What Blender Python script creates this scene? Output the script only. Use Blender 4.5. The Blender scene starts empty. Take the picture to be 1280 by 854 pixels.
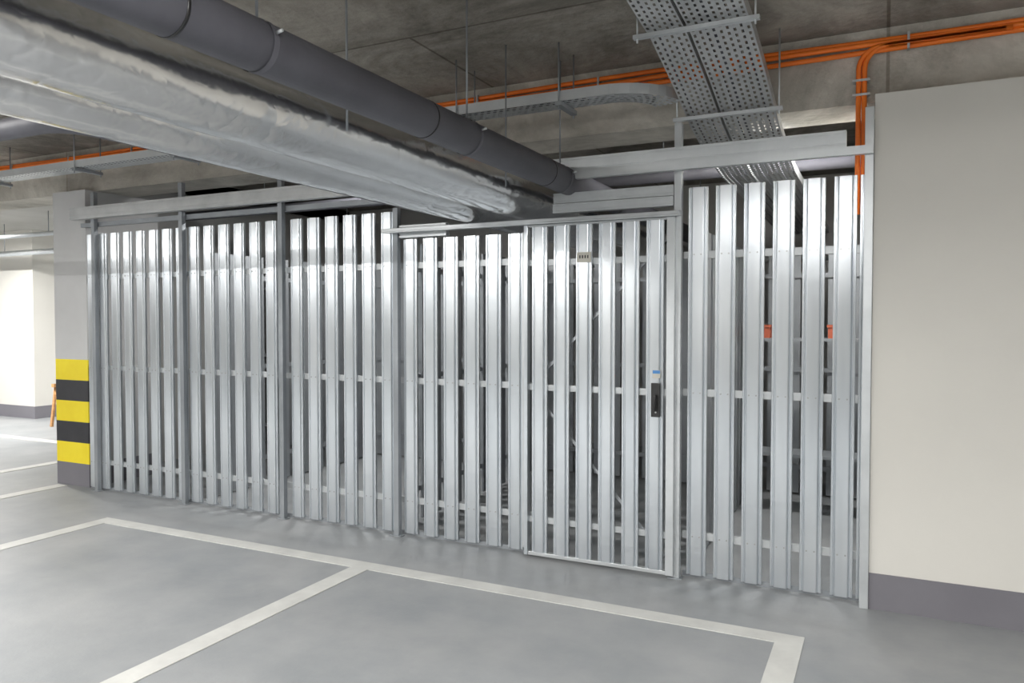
import bpy, math, random
from mathutils import Vector, noise
random.seed(4)
R = math.radians
scene = bpy.context.scene
try:
    scene.view_settings.view_transform = 'Standard'
    scene.view_settings.look = 'None'
    scene.view_settings.exposure = 0.12
except Exception:
    pass

# ---------------------------------------------------------------- materials
def newmat(name):
    m = bpy.data.materials.new(name); m.use_nodes = True
    nt = m.node_tree
    return m, nt, nt.nodes['Principled BSDF']

def noisy(name, c1, c2, scale=3.0, rough=0.6, metal=0.0, bump=0.0, bscale=40.0, stretch=(1,1,1), detail=6, rvar=0.0, spec=0.5, aniso=0.0, crinkle=0.0):
    m, nt, b = newmat(name)
    N, L = nt.nodes, nt.links
    tc = N.new('ShaderNodeTexCoord'); mp = N.new('ShaderNodeMapping')
    mp.inputs['Scale'].default_value = stretch
    L.new(tc.outputs['Object'], mp.inputs['Vector'])
    n = N.new('ShaderNodeTexNoise'); n.inputs['Scale'].default_value = scale; n.inputs['Detail'].default_value = detail
    n.inputs['Roughness'].default_value = 0.6
    L.new(mp.outputs['Vector'], n.inputs['Vector'])
    cr = N.new('ShaderNodeValToRGB')
    cr.color_ramp.elements[0].position = 0.3; cr.color_ramp.elements[1].position = 0.7
    cr.color_ramp.elements[0].color = (*c1, 1); cr.color_ramp.elements[1].color = (*c2, 1)
    L.new(n.outputs['Fac'], cr.inputs['Fac']); L.new(cr.outputs['Color'], b.inputs['Base Color'])
    b.inputs['Roughness'].default_value = rough; b.inputs['Metallic'].default_value = metal
    b.inputs['Specular IOR Level'].default_value = spec
    if aniso:
        b.inputs['Anisotropic'].default_value = aniso
        tg = N.new('ShaderNodeTangent'); tg.direction_type = 'RADIAL'; tg.axis = 'Z'
        L.new(tg.outputs[0], b.inputs['Tangent'])
    if rvar:
        mr = N.new('ShaderNodeMapRange')
        mr.inputs['To Min'].default_value = rough - rvar; mr.inputs['To Max'].default_value = rough + rvar
        L.new(n.outputs['Fac'], mr.inputs['Value']); L.new(mr.outputs['Result'], b.inputs['Roughness'])
    if bump:
        n2 = N.new('ShaderNodeTexNoise'); n2.inputs['Scale'].default_value = bscale; n2.inputs['Detail'].default_value = 3 if crinkle else 5
        L.new(mp.outputs['Vector'], n2.inputs['Vector'])
        bp = N.new('ShaderNodeBump'); bp.inputs['Strength'].default_value = bump; bp.inputs['Distance'].default_value = 0.02 if crinkle else .01
        if crinkle:
            # ridged noise : sharp foil creases
            sb = N.new('ShaderNodeMath'); sb.operation='SUBTRACT'; sb.inputs[1].default_value=.5
            ab = N.new('ShaderNodeMath'); ab.operation='ABSOLUTE'
            L.new(n2.outputs['Fac'], sb.inputs[0]); L.new(sb.outputs[0], ab.inputs[0]); L.new(ab.outputs[0], bp.inputs['Height'])
        else:
            L.new(n2.outputs['Fac'], bp.inputs['Height'])
        L.new(bp.outputs['Normal'], b.inputs['Normal'])
    return m

def concrete_panels(name, c1, c2, mort, bw, bh, vec='XY'):
    m, nt, b = newmat(name); N, L = nt.nodes, nt.links
    tc = N.new('ShaderNodeTexCoord')
    n = N.new('ShaderNodeTexNoise'); n.inputs['Scale'].default_value = 1.1; n.inputs['Detail'].default_value = 12; n.inputs['Roughness'].default_value = .72
    n.inputs['Distortion'].default_value = .5
    L.new(tc.outputs['Object'], n.inputs['Vector'])
    cr = N.new('ShaderNodeValToRGB'); cr.color_ramp.elements[0].position = .38; cr.color_ramp.elements[1].position = .62
    cr.color_ramp.elements[0].color = (*c1, 1); cr.color_ramp.elements[1].color = (*c2, 1)
    L.new(n.outputs['Fac'], cr.inputs['Fac'])
    sx = N.new('ShaderNodeSeparateXYZ'); cx = N.new('ShaderNodeCombineXYZ')
    L.new(tc.outputs['Object'], sx.inputs[0])
    L.new(sx.outputs[vec[0]], cx.inputs['X']); L.new(sx.outputs[vec[1]], cx.inputs['Y'])
    br = N.new('ShaderNodeTexBrick'); br.inputs['Scale'].default_value = 1.0
    br.inputs['Brick Width'].default_value = bw; br.inputs['Row Height'].default_value = bh
    br.inputs['Mortar Size'].default_value = 0.012; br.inputs['Mortar Smooth'].default_value = .5
    br.inputs['Color1'].default_value = (1, 1, 1, 1); br.inputs['Color2'].default_value = (.70, .69, .68, 1)
    br.inputs['Mortar'].default_value = (*mort, 1)
    L.new(cx.outputs[0], br.inputs['Vector'])
    mx = N.new('ShaderNodeMixRGB'); mx.blend_type = 'MULTIPLY'; mx.inputs['Fac'].default_value = 1
    L.new(cr.outputs['Color'], mx.inputs[1]); L.new(br.outputs['Color'], mx.inputs[2])
    L.new(mx.outputs['Color'], b.inputs['Base Color'])
    b.inputs['Roughness'].default_value = .85
    n2 = N.new('ShaderNodeTexNoise'); n2.inputs['Scale'].default_value = 14; n2.inputs['Detail'].default_value = 10
    L.new(tc.outputs['Object'], n2.inputs['Vector'])
    bp = N.new('ShaderNodeBump'); bp.inputs['Strength'].default_value = .6; bp.inputs['Distance'].default_value = .03
    L.new(n2.outputs['Fac'], bp.inputs['Height']); L.new(bp.outputs['Normal'], b.inputs['Normal'])
    return m

M_floor = noisy('floor_concrete_paint', (.225,.24,.25), (.335,.34,.345), 1.6, .5, bump=.08, bscale=60, rvar=.06, detail=12)
M_line = noisy('line_paint', (.50,.50,.48), (.62,.62,.59), 5, .5, detail=10)
M_wall = noisy('wall_plaster_white', (.62,.605,.565), (.66,.645,.60), .8, .85, bump=.05, bscale=120)
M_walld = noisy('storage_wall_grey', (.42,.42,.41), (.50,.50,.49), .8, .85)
M_base = noisy('baseboard_grey_paint', (.155,.15,.17), (.18,.175,.195), 2, .6)
M_colm = noisy('column_grey_paint', (.50,.50,.50), (.56,.56,.56), 2, .75)
M_yel = noisy('yellow_paint', (.80,.62,.01), (.86,.70,.02), 4, .5)
M_blk = noisy('black_paint', (.02,.02,.025), (.035,.035,.04), 4, .5)
M_ceil = concrete_panels('ceiling_concrete', (.18,.165,.142), (.45,.42,.37), (.45,.42,.4), 2.5, 1.25)
M_beam = concrete_panels('beam_concrete', (.38,.36,.315), (.68,.65,.585), (.6,.58,.55), 2.4, 3.0, 'XY')
M_ceilw = noisy('ceiling_far_light', (.42,.41,.38), (.5,.49,.46), 1.5, .85)
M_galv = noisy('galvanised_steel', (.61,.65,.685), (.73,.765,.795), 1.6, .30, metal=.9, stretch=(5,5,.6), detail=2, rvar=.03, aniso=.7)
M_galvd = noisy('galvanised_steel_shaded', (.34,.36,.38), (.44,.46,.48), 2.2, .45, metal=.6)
M_galv2 = noisy('galvanised_steel_rail', (.52,.545,.56), (.66,.685,.70), 3, .42, metal=.6, rvar=.05)
M_rail = noisy('galvanised_back_rail', (.44,.46,.47), (.56,.58,.59), 3, .42, metal=.5, rvar=.05)
M_tray = noisy('galvanised_tray', (.42,.435,.44), (.56,.57,.575), 5, .42, metal=.55, rvar=.05)
M_post = noisy('post_steel_dull', (.26,.28,.30), (.34,.36,.38), 3, .5, metal=.5)
M_foil = noisy('aluminium_foil', (.80,.80,.81), (.90,.90,.90), 4, .22, metal=1.0, bump=.5, bscale=6.5, stretch=(1,.85,1), rvar=.05, crinkle=1)
M_dark = noisy('dark_rubber_insulation', (.085,.085,.10), (.115,.115,.135), 4, .6, bump=.1, bscale=30)
M_black = noisy('black_plastic', (.012,.012,.013), (.02,.02,.02), 5, .35)
M_or = noisy('orange_cable_sheath', (.85,.17,.015), (.95,.23,.02), 6, .45)
M_wood = noisy('pine_wood', (.45,.22,.08), (.6,.33,.14), 6, .6, stretch=(1,1,8))
M_paper = noisy('label_paper', (.5,.49,.43), (.6,.58,.52), 12, .7)
M_blue = noisy('blue_sticker', (.05,.2,.5), (.08,.28,.6), 12, .5)
M_lampb = noisy('lamp_housing_white', (.7,.7,.7), (.75,.75,.75), 3, .5)
M_shelfor = noisy('crate_orange', (.45,.10,.05), (.5,.13,.07), 3, .5)
m, nt, b = newmat('lamp_tube_glow'); b.inputs['Emission Color'].default_value = (1,.98,.95,1); b.inputs['Emission Strength'].default_value = 36
M_glow = m

# ---------------------------------------------------------------- mesh helper
class MB:
    def __init__(s): s.v=[]; s.f=[]; s.m=[]; s.mats=[]; s.sm=[]
    def mi(s, mat):
        if mat not in s.mats: s.mats.append(mat)
        return s.mats.index(mat)
    def face(s, pts, mat, smooth=False):
        k=len(s.v); s.v += [tuple(p) for p in pts]; s.f.append(tuple(range(k,k+len(pts)))); s.m.append(s.mi(mat)); s.sm.append(smooth)
    def box(s, x0,x1,y0,y1,z0,z1, mat):
        k=len(s.v)
        s.v += [(x0,y0,z0),(x1,y0,z0),(x1,y1,z0),(x0,y1,z0),(x0,y0,z1),(x1,y0,z1),(x1,y1,z1),(x0,y1,z1)]
        for q in [(0,3,2,1),(4,5,6,7),(0,1,5,4),(1,2,6,5),(2,3,7,6),(3,0,4,7)]:
            s.f.append(tuple(k+i for i in q)); s.m.append(s.mi(mat)); s.sm.append(False)
    def obox(s, p0, p1, w, t, mat, side=None):
        p0=Vector(p0); p1=Vector(p1); d=(p1-p0).normalized()
        a = Vector(side) if side else (Vector((0,1,0)) if abs(d.y)<.9 else Vector((1,0,0)))
        a=(a-d*a.dot(d)).normalized(); c=d.cross(a)
        k=len(s.v)
        for p in (p0,p1):
            for sa,sc in ((-1,-1),(1,-1),(1,1),(-1,1)):
                s.v.append(tuple(p+a*sa*t/2+c*sc*w/2))
        for q in [(0,1,2,3),(7,6,5,4),(0,4,5,1),(1,5,6,2),(2,6,7,3),(3,7,4,0)]:
            s.f.append(tuple(k+i for i in q)); s.m.append(s.mi(mat)); s.sm.append(False)
    def tube(s, pts, r, mat, n=12, rf=None, caps=True):
        pts=[Vector(p) for p in pts]; k=len(s.v); prev=None
        for i,p in enumerate(pts):
            d=(pts[min(i+1,len(pts)-1)]-pts[max(i-1,0)]).normalized()
            if prev is None:
                a=Vector((0,0,1)) if abs(d.z)<.9 else Vector((0,1,0))
            else: a=prev
            a=(a-d*a.dot(d)).normalized(); prev=a; c=d.cross(a)
            for j in range(n):
                t=2*math.pi*j/n; rr=r if rf is None else r*rf(i,j,t,p)
                s.v.append(tuple(p+(a*math.cos(t)+c*math.sin(t))*rr))
        for i in range(len(pts)-1):
            for j in range(n):
                s.f.append((k+i*n+j, k+(i+1)*n+j, k+(i+1)*n+(j+1)%n, k+i*n+(j+1)%n)); s.m.append(s.mi(mat)); s.sm.append(True)
        if caps:
            s.f.append(tuple(k+j for j in range(n))); s.m.append(s.mi(mat)); s.sm.append(False)
            e=k+(len(pts)-1)*n
            s.f.append(tuple(e+n-1-j for j in range(n))); s.m.append(s.mi(mat)); s.sm.append(False)
    def extrude(s, prof, z0, z1, mat, org=(0,0), rot=0.0):
        k=len(s.v); n=len(prof); c,si=math.cos(rot),math.sin(rot)
        for z in (z0,z1):
            for a,b in prof:
                x=a*c-b*si; y=a*si+b*c
                s.v.append((org[0]+x, org[1]+y, z))
        for j in range(n):
            s.f.append((k+j,k+(j+1)%n,k+n+(j+1)%n,k+n+j)); s.m.append(s.mi(mat)); s.sm.append(False)
        s.f.append(tuple(k+n-1-j for j in range(n))); s.m.append(s.mi(mat)); s.sm.append(False)
        s.f.append(tuple(k+n+j for j in range(n))); s.m.append(s.mi(mat)); s.sm.append(False)
    def build(s, name, parent=None, bevel=0):
        me=bpy.data.meshes.new(name); me.from_pydata(s.v,[],s.f)
        for mt in s.mats: me.materials.append(mt)
        for i,p in enumerate(me.polygons):
            p.material_index=s.m[i]; p.use_smooth=s.sm[i]
        me.update()
        o=bpy.data.objects.new(name, me); scene.collection.objects.link(o)
        if parent: o.parent=parent
        if bevel:
            bv=o.modifiers.new('bevel','BEVEL'); bv.width=bevel; bv.segments=2; bv.limit_method='ANGLE'
        return o
def empty(name, loc=(0,0,0)):
    e=bpy.data.objects.new(name,None); scene.collection.objects.link(e); e.empty_display_size=.2
    return e
def simple(name, mat, *boxes, bevel=0):
    b=MB()
    for bx in boxes: b.box(*bx, mat)
    return b.build(name, bevel=bevel)

CZ = 3.24      # ceiling height
BZ = 2.83      # beam underside
XL, XR, YB, YF = -22.0, 5.5, -13.0, 14.0
# ---------------------------------------------------------------- room shell
simple('floor', M_floor, (XL,XR,YB,YF,-.15,0))
simple('ceiling', M_ceil, (XL,XR,YB,5.2,CZ,CZ+.2), (-7.3,XR,5.2,YF,CZ,CZ+.2))
simple('ceiling_far', M_ceilw, (XL,-7.3,5.2,YF,3.05,CZ+.2))
simple('ceiling_beam', M_beam, (XL,XR,4.80,5.2,BZ,CZ))
simple('wall_front', M_walld, (-7.5,XR,9.3,9.5,0,CZ))
simple('wall_far', M_wall, (XL,-7.3,YF-.2,YF,0,CZ))
simple('wall_rear', M_wall, (XL,XR,YB-.2,YB,0,CZ))
simple('wall_east', M_wall, (XR,XR+.2,YB,YF,0,CZ))
simple('wall_west', M_wall, (XL-.2,XL,YB,YF,0,CZ))
simple('wall_storage_side', M_walld, (-7.5,-7.3,5.56,9.3,0,CZ))
simple('wall_right', M_wall, (-.06,XR,4.62,4.80,.2,BZ), (-.06,.14,4.8,9.3,.2,BZ))
simple('baseboard_right', M_base, (-.063,XR,4.612,4.80,0,.2), (-.063,.14,4.8,9.3,0,.2))
simple('wall_left', M_wall, (XL,-12.3,7.6,8.0,.2,3.05))
simple('baseboard_left', M_base, (XL,-12.29,7.59,8.0,0,.2))
simple('baseboard_far', M_base, (XL,-7.5,YF-.22,YF-.2,0,.2))

# column with hazard stripes
b=MB()
cx0,cx1,cy0,cy1=-7.27,-6.79,4.70,5.50
b.box(cx0,cx1,cy0,cy1,0,.22,M_base)
b.box(cx0,cx1,cy0,cy1,1.22,BZ,M_colm)
hs=(1.22-.22)/5
for i in range(5):
    b.box(cx0,cx1,cy0,cy0+.012,.22+hs*i,.22+hs*(i+1), M_yel if i%2==0 else M_blk)
    b.box(cx0,cx0+.012,cy0+.012,cy1,.22+hs*i,.22+hs*(i+1), M_yel if i%2==0 else M_blk)
b.box(cx0+.012,cx1,cy0+.012,cy1,.22,1.22,M_colm)
b.build('concrete_column')

# floor markings
b=MB()
t=.004
b.box(-5.62,-.34,3.92,4.04,0,t,M_line)
for x in (-5.62,-3.08,-.47):
    b.box(x,x+.13,-1.2,3.92,0,t,M_line)
b.build('parking_bay_marking')
b=MB()
b.box(-7.2,-7.06,-1,4.66,0,t,M_line); b.box(-8.4,-8.26,-1,9,0,t,M_line); b.box(-14,-8.4,6.2,6.34,0,t,M_line)
b.build('parking_bay_marking.001')

# ---------------------------------------------------------------- fence
def slat_profile(w, d=.026):
    h=w/2
    L=[(-h,d),(-h,.010),(-h+.002,.008),(-h+.011,.008),(-h+.014,.014),(-h+.018,.014),(-h+.024,.002),(-h+.028,0)]
    return L+[(-a,b) for a,b in reversed(L)]
def slat(b, x, y, w, z0, z1, mat=M_galv, jit=2.4):
    b.extrude(slat_profile(w), z0, z1, mat, (x,y), R(random.uniform(-jit,jit)))
def screw(b,x,y,z):
    b.tube([(x,y,z),(x,y-.004,z)],.005,M_tray,8)

fence=empty('slatted_steel_fence')
YS=4.68
def panel(name, xs, w, z0, z1, x0, x1, rails, yy=YS):
    b=MB()
    for x in xs:
        slat(b,x,yy,w,z0,z1)
        for rz in rails:
            for sx in (-.03,.03): screw(b,x+sx*.7,yy,rz)
    for rz in rails:
        b.box(x0,x1,yy+.028,yy+.05,rz-.022,rz+.022,M_rail)
    return b.build(name, fence)
rails=(.26,1.15,2.0)
panel('panel_1',[-6.70]+[-6.54+.172*i for i in range(7)],.114,.02,2.40,-6.78,-5.45,rails)
panel('panel_2',[-5.35+.175*i for i in range(6)],.117,.02,2.40,-5.45,-4.33,rails)
panel('panel_3',[-4.21+.176*i for i in range(6)],.117,.02,2.40,-4.33,-3.22,rails)
panel('panel_4',[-3.13+.172*i for i in range(6)],.117,.02,2.19,-3.22,-2.12,rails)
panel('panel_5',[-1.03+.165*i for i in range(6)]+[],.119,.02,2.41,-1.12,-.07,rails)
b=MB(); slat(b,-.098,YS,.06,.02,2.41) ; b.build('edge_slat',fence)
# posts
b=MB()
for x in (-6.60,-5.45,-4.33,-3.225):
    top = 2.69 if x<-3.5 else 2.42
    if x<-4: top=2.78
    b.box(x-.022,x+.022,YS-.045,YS-.003,0,top,M_post)
    b.box(x-.05,x+.05,YS-.06,YS-.0,0,.006,M_post)
b.box(-1.165,-1.12,YS-.05,YS-.005,0,BZ-.03,M_galv2)
b.box(-1.19,-1.10,YS-.07,YS,0,.006,M_post)
b.box(-.108,-.062,YS-.085,YS-.03,0,2.76,M_galv2)
b.box(-2.20,-2.165,YS-.03,YS-.003,.05,2.19,M_galv2)
b.build('posts',fence,bevel=.003)
b=MB()
b.box(-6.78,-2.2,YS+.03,YS+.05,0,.03,M_post)
b.box(-1.12,-.07,YS+.03,YS+.05,0,.03,M_post)
b.build('floor_profile',fence)
def cchan(b,x0,x1,y0,y1,z0,z1,mat=M_galv2):
    h=z1-z0
    b.box(x0,x1,y0+.006,y1,z0,z1,mat)
    b.box(x0,x1,y0,y0+.006,z0,z0+h*.16,mat)
    b.box(x0,x1,y0,y0+.006,z0+h*.26,z0+h*.74,mat)
    b.box(x0,x1,y0,y0+.006,z0+h*.84,z1,mat)
b=MB()
cchan(b,-6.83,-3.0,YS-.11,YS-.05,2.53,2.64,M_tray)
b.box(-6.83,-3.0,YS+.0,YS+.04,2.47,2.51,M_post)
b.build('upper_channel_left',fence)
b=MB()
cchan(b,-2.03,-.20,YS-.11,YS-.055,2.545,2.64)
b.box(-2.03,-.065,YS-.13,YS-.09,2.50,2.545,M_galv2)
b.build('upper_channel_right',fence)
b=MB()
cchan(b,-1.97,-1.17,YS-.04,YS,2.365,2.43)
cchan(b,-1.97,-1.17,YS-.05,YS,2.30,2.36)
cchan(b,-3.20,-2.80,YS-.03,YS+.01,2.20,2.29)
b.build('infill_channels',fence)

# sliding gate
gate=empty('sliding_gate'); YG=4.60
b=MB()
b.box(-3.30,-1.12,YG-.03,YG+.035,2.232,2.262,M_galv2)
b.box(-3.30,-1.12,YG-.036,YG-.03,2.228,2.24,M_galv2)
b.build('top_track',gate,bevel=.003)
b=MB()
for i in range(6): slat(b,-2.055+.156*i,YG,.109,.045,2.215)
x0,x1=-2.165,-1.15
for rz in (.26,1.15,1.98):
    b.box(x0,x1,YG+.028,YG+.05,rz-.02,rz+.02,M_rail)
b.build('slats',gate)
b=MB()
b.box(x0,x0+.028,YG-.004,YG+.04,.02,2.23,M_galv)
b.box(-1.20,x1,YG-.006,YG+.04,.02,2.23,M_galv2)
b.box(x0+.028,-1.20,YG+.004,YG+.04,.02,.045,M_rail)
b.box(x0+.028,-1.20,YG+.004,YG+.04,2.215,2.23,M_rail)
b.build('frame',gate,bevel=.003)
b=MB()
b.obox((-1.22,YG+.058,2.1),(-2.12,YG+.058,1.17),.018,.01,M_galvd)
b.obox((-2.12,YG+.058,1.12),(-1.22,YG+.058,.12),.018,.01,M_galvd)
b.build('diagonal_braces',gate)
b=MB()
b.box(-1.290,-1.235,YG-.016,YG-.0,1.00,1.21,M_black)
b.tube([(-1.26,YG-.016,1.13),(-1.26,YG-.045,1.13)],.009,M_black,10)
b.tube([(-1.26,YG-.042,1.13),(-1.26,YG-.042,1.04)],.009,M_black,10)
b.tube([(-1.26,YG-.016,1.03),(-1.26,YG-.02,1.03)],.006,M_tray,12)
b.build('lock_and_handle',gate,bevel=.003)
b=MB()
b.box(-1.285,-1.235,YG-.003,YG-.0,1.24,1.29,M_paper); b.box(-1.283,-1.237,YG-.004,YG-.003,1.268,1.288,M_blue)
b.build('sticker',gate)
b=MB()
b.box(-1.785,-1.69,YG-.006,YG-.001,1.97,2.035,M_paper)
for i in range(4): b.box(-1.768+i*.018,-1.760+i*.018,YG-.008,YG-.006,1.995,2.015,M_blk)
b.build('number_plate',gate)

# ---------------------------------------------------------------- inner storage partitions (same system)
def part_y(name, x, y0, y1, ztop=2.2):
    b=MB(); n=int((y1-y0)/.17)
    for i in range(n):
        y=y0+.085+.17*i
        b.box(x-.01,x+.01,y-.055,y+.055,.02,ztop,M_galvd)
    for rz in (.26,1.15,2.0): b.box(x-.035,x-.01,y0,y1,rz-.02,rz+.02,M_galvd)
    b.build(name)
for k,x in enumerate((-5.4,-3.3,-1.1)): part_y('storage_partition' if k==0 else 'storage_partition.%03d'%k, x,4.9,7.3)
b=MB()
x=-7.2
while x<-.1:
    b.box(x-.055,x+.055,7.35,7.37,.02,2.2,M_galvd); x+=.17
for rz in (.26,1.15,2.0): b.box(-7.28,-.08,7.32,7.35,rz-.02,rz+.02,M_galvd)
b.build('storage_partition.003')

# orange crates stored on a slim shelf
b=MB()
for x in (-1.0,-.15):
    for y in (6.5,6.8): b.box(x-.015,x+.015,y-.015,y+.015,0,1.9,M_post)
for z in (.5,1.44):
    b.box(-1.0,-.15,6.49,6.8,z-.012,z+.012,M_galvd)
for x0_,x1_ in ((-.99,-.84),(-.40,-.22)):
    b.box(x0_,x1_,6.5,6.75,1.453,1.56,M_shelfor)
    b.box(x0_-.008,x1_+.008,6.492,6.758,1.54,1.56,M_shelfor)
b.build('storage_shelf')

# ---------------------------------------------------------------- ducts and pipes
def duct(name, X, Z, r, y0=-12.9, y1=9.28, seed=0):
    b=MB(); n=56
    pts=[(X,y0,Z),(X,-8,Z),(X,-4,Z)]; y=-1.0
    while y<y1: pts.append((X,y,Z)); y+=.03
    pts.append((X,y1,Z))
    def rf(i,j,t,p):
        v=Vector((math.cos(t)*2.0, p.y*1.3, math.sin(t)*2.0))+Vector((seed*7,0,0))
        f=1+.03*noise.noise(v)+.014*noise.noise(v*3)-.010*abs(noise.noise(v*6))
        d=abs(((p.y+seed*.37)%1.05)-.52)
        f-= .03*math.exp(-(d/.02)**2)
        return f
    b.tube(pts,r,M_foil,n,rf)
    return b.build(name)
duct('foil_insulated_duct',-2.25,2.442,.150,seed=1)
duct('foil_insulated_duct.001',-2.575,2.398,.130,seed=2)
def arc(c, r, a0, a1, u, v, n=8):
    c=Vector(c);u=Vector(u);v=Vector(v)
    return [c+u*r*math.cos(a0+(a1-a0)*i/n)+v*r*math.sin(a0+(a1-a0)*i/n) for i in range(n+1)]
b=MB()
b.tube([(-1.865,-12.9,2.50),(-1.865,9.28,2.50)],.085,M_dark,32)
y=-2.5
while y<9:
    b.tube([(-1.865,y,2.50),(-1.865,y+.012,2.50)],.0865,M_black,32); y+=1.35
b.build('insulated_pipe')
b=MB()
b.tube([(-14,1.88,2.37),(-3.0,1.88,2.37)]+arc((-2.98,2.03,2.37),.15,-math.pi/2,0,(1,0,0),(0,1,0))+[(-2.83,3,2.37),(-2.83,9.28,2.37)],.042,M_dark,20)
b.build('insulated_pipe.001')
b=MB()
for y in (.4,1.9,3.3,4.5):
    X,Z,r=-1.865,2.50,.088
    b.tube([(X,y,Z+r),(X,y,CZ)],.005,M_post,8)
    b.tube([(X,y-.012,Z),(X,y+.012,Z)],r,M_dark,32,caps=False)
    b.tube([(X+.085,y,Z+.03),(X+.11,y,Z+.035)],.006,M_galv2,8)
for y in (2.6,4.1):
    b.tube([(-2.05,y,2.4),(-2.05,y,CZ)],.005,M_post,8)
b.build('pipe_hanger')

# ---------------------------------------------------------------- cable trays
def resample(pts, step):
    pts=[Vector(p) for p in pts]; out=[pts[0]]
    for a,c in zip(pts,pts[1:]):
        L=(c-a).length; n=max(1,round(L/step))
        for i in range(1,n+1): out.append(a.lerp(c,i/n))
    return out
def tray(b, pts, width, side_h, cols, step=.045, mat=M_tray, bf=.6, rf=.5):
    P=resample(pts,step); n=len(P); S=[]
    for i in range(n):
        d=(P[min(i+1,n-1)]-P[max(i-1,0)]); d.z=0; d.normalize(); S.append(Vector((d.y,-d.x,0)))
    def q(i,f,dz=0): 
        i0=int(i); fr=i-i0
        if i0>=n-1: i0=n-2; fr=1
        return P[i0].lerp(P[i0+1],fr)+S[i0].lerp(S[i0+1],fr)*(f*width/2)+Vector((0,0,dz))
    for i in range(n-1):
        for sgn in (-1,1):
            b.face([q(i,sgn),q(i+1,sgn),q(i+1,sgn,side_h),q(i,sgn,side_h)],mat)
            b.face([q(i,sgn,side_h),q(i+1,sgn,side_h),q(i+1,sgn*.94,side_h),q(i,sgn*.94,side_h)],mat)
    cw=2/cols; band=cw*bf
    for k in range(cols+1):
        c=-1+cw*k; f0=max(-1,c-band/2); f1=min(1,c+band/2)
        for i in range(n-1):
            b.face([q(i,f0),q(i,f1),q(i+1,f1),q(i+1,f0)],mat)
    for k in range(cols):
        f0=-1+cw*k+band/2; f1=f0+cw-band
        off=.5 if k%2 else 0
        for i in range(n-1):
            a=i+off
            if a+rf<n-1: b.face([q(a,f0),q(a,f1),q(a+rf,f1),q(a+rf,f0)],mat)
big=[(-.04,-12.9,3.15),(-.04,2.0,3.15),(-.04,3.4,3.13),(-.03,3.9,3.06),(-.015,4.3,2.93),(0,4.7,2.775),(0,5.1,2.70),(0,5.7,2.64),(0,9.28,2.58)]
b=MB()
tray(b,[(-.985+o,y,z) for o,y,z in big],.19,.06,6)
tray(b,[(-.725+o,y,z) for o,y,z in big],.30,.06,9)
for dx in (-1.03,-.96,-.81,-.76,-.68,-.62):
    b.tube([(dx+o,y,z+.018) for o,y,z in big],.012,M_dark,8)
for y,z,o in ((1.2,3.14,-.04),(2.6,3.135,-.04),(3.80,3.06,-.03),(4.55,2.815,-.01)):
    b.box(-1.14+o,-.52+o,y-.015,y+.015,z-.03,z-.01,M_galv2)
    for x in (-1.12+o,-.54+o): b.tube([(x,y,z-.05),(x,y,CZ)],.005,M_galv2,8)
b.build('cable_tray')
b=MB()
zt=2.90
curve=[(XL+.1,4.3,zt),(-1.5,4.3,zt)]+[tuple(p) for p in arc((-1.5,4.62,zt),.32,-math.pi/2,-.15,(1,0,0),(0,1,0),10)]
tray(b,curve,.18,.06,5,mat=M_galv2)
for x in (-10.5,-9,-7.5,-6.2,-5.0,-4.2,-3.4,-2.45,-1.75):
    b.box(x-.02,x+.02,4.19,4.45,zt-.03,zt-.005,M_post)
    for y in (4.2,4.44): b.tube([(x,y,zt-.05),(x,y,CZ)],.005,M_post,8)
b.tube([(XL+.1,4.3,zt+.02),(-1.6,4.3,zt+.02)],.012,M_dark,8)
b.build('cable_tray.001')

# ---------------------------------------------------------------- orange cables along the beam
b=MB()
for i in range(3):
    z=3.11+.03*i; y=4.77-.008*(i%2)
    pts=[]; x=XL+.2
    while x<XR-.1:
        pts.append((x,y+.004*math.sin(x*2.3+i),z+.008*math.sin(x*1.7+i*2))); x+=.3
    b.tube(pts,.015,M_or,10)
x=-8
while x<XR:
    b.box(x-.006,x+.006,4.745,4.797,3.095,3.185,M_tray); x+=.9
for i in range(2):
    xx=-.118-.03*i
    pts=[(xx+.7,4.755,3.13)]+[(xx+.12,4.755,3.13)]+[tuple(p) for p in arc((xx+.12,4.755,3.01),.12,math.pi/2,math.pi,(1,0,0),(0,0,1),8)]+[(xx,4.765,2.7),(xx,4.77,2.2)]
    b.tube(pts,.014,M_or,10)
for z in (2.95,2.87): b.box(-.18,-.09,4.74,4.797,z-.006,z+.006,M_galv2)
b.build('orange_cable_bundle')

b=MB()
b.tube([(-7.2,6.2,2.78),(-.1,6.2,2.78)],.05,M_dark,16)
b.tube([(-7.2,7.6,2.18),(-.1,7.6,2.18)],.03,M_galv2,16)
for x in (-6,-4,-1.65): b.tube([(x,6.2,2.83),(x,6.2,CZ)],.005,M_post,8); b.tube([(x,7.6,2.21),(x,7.6,CZ)],.005,M_post,8)
b.build('water_pipe_run')
b=MB()
for yy,zz,rr in ((6.4,2.75,.03),(7.0,2.6,.04),(9.4,2.72,.05)):
    b.tube([(XL+.2,yy,zz),(-7.6,yy,zz)],rr,M_galv2,14)
    for x in (-14,-12,-10,-8.5): b.tube([(x,yy,zz),(x,yy,3.05)],.006,M_post,6)
b.build('water_pipe_run.001')

# wooden trestle
b=MB()
tx=-11.06
b.obox((tx-.12,7.35,0),(tx,7.35,.62),.04,.03,M_wood); b.obox((tx+.12,7.35,0),(tx,7.35,.62),.04,.03,M_wood)
b.obox((tx-.12,7.15,0),(tx,7.15,.62),.04,.03,M_wood); b.obox((tx+.12,7.15,0),(tx,7.15,.62),.04,.03,M_wood)
b.box(tx-.03,tx+.03,7.1,7.4,.6,.65,M_wood)
b.build('wooden_trestle')

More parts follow.
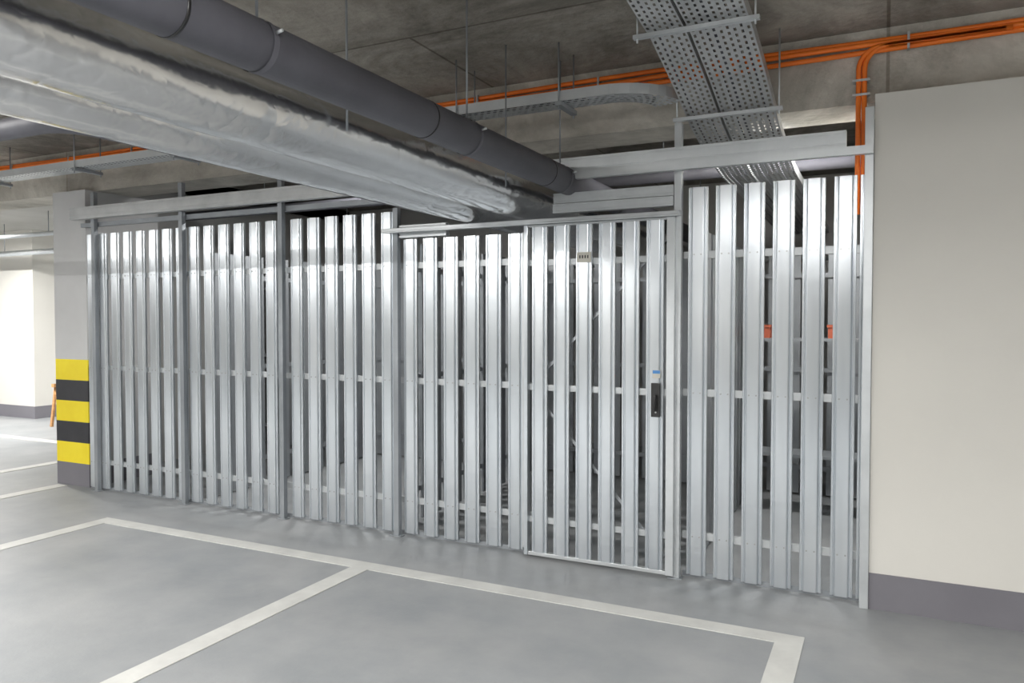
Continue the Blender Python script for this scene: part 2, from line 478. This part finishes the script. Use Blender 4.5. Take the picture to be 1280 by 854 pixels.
# ---------------------------------------------------------------- fluorescent lamps
ln=0
def lamp(x,y,z,energy,L=1.3,col=(1,.99,.97),cz=CZ):
    global ln
    nm='fluorescent_lamp' if ln==0 else 'fluorescent_lamp.%03d'%ln; ln+=1
    e=empty(nm); b=MB()
    hx,hy=(L/2,.07)
    b.box(x-hx,x+hx,y-.03,y+.03,z,z+.05,M_lampb)
    for dy in (-.055,.055): b.tube([(x-hx+.03,y+dy,z),(x+hx-.03,y+dy,z)],.014,M_glow,12)
    for s in (-1,1): b.box(x+s*(hx-.015)-.015,x+s*(hx-.015)+.015,y-.075,y+.075,z-.02,z+.05,M_lampb)
    for s in (-.35,.35):
        b.tube([(x+s*L/1.3,y,z+.05),(x+s*L/1.3,y,cz)],.006,M_post,6)
    b.build('housing',e)
    l=bpy.data.lights.new(nm+'_light','AREA'); l.shape='RECTANGLE'; l.size=L; l.size_y=.14
    l.energy=energy; l.color=col
    o=bpy.data.objects.new(nm+'_light',l); scene.collection.objects.link(o); o.location=(x,y,z-.04); o.parent=e
lamp(-4.6,1.2,2.75,75)
lamp(-.3,0.8,2.75,95)
lamp(2.4,1.2,2.75,55)
lamp(-4.0,-2.6,2.85,400)
lamp(1.0,-2.6,2.85,100)
lamp(-9.7,-2.6,2.85,330)
lamp(-15.5,-2.6,2.85,180)
lamp(-6.5,-9,2.85,240)
lamp(-13,-9,2.85,200)
lamp(-9.6,1.4,2.75,80)
lamp(-11.6,5.8,2.9,200,cz=3.05)
lamp(-8.6,10.8,2.85,300,cz=3.05)
lamp(-17,5.6,2.95,180,cz=3.05)
lamp(-4.6,5.5,3.08,50,L=.5)  # unseen lamp hidden behind the beam, added to brighten the slat gaps
lamp(-.4,5.5,3.08,45,L=.5)  # second added storage light, also kept out of view by the beam

w=bpy.data.worlds.new('World'); scene.world=w; w.use_nodes=True
w.node_tree.nodes['Background'].inputs[0].default_value=(.8,.85,.9,1); w.node_tree.nodes['Background'].inputs[1].default_value=.2

# ---------------------------------------------------------------- camera
c=bpy.data.cameras.new('camera'); c.lens=950/1280*36; c.sensor_width=36; c.sensor_fit='HORIZONTAL'; c.clip_start=.05
co=bpy.data.objects.new('camera',c); scene.collection.objects.link(co)
co.location=(0,0,1.6); co.rotation_euler=(R(90-1.63),0,R(26.1)); scene.camera=co
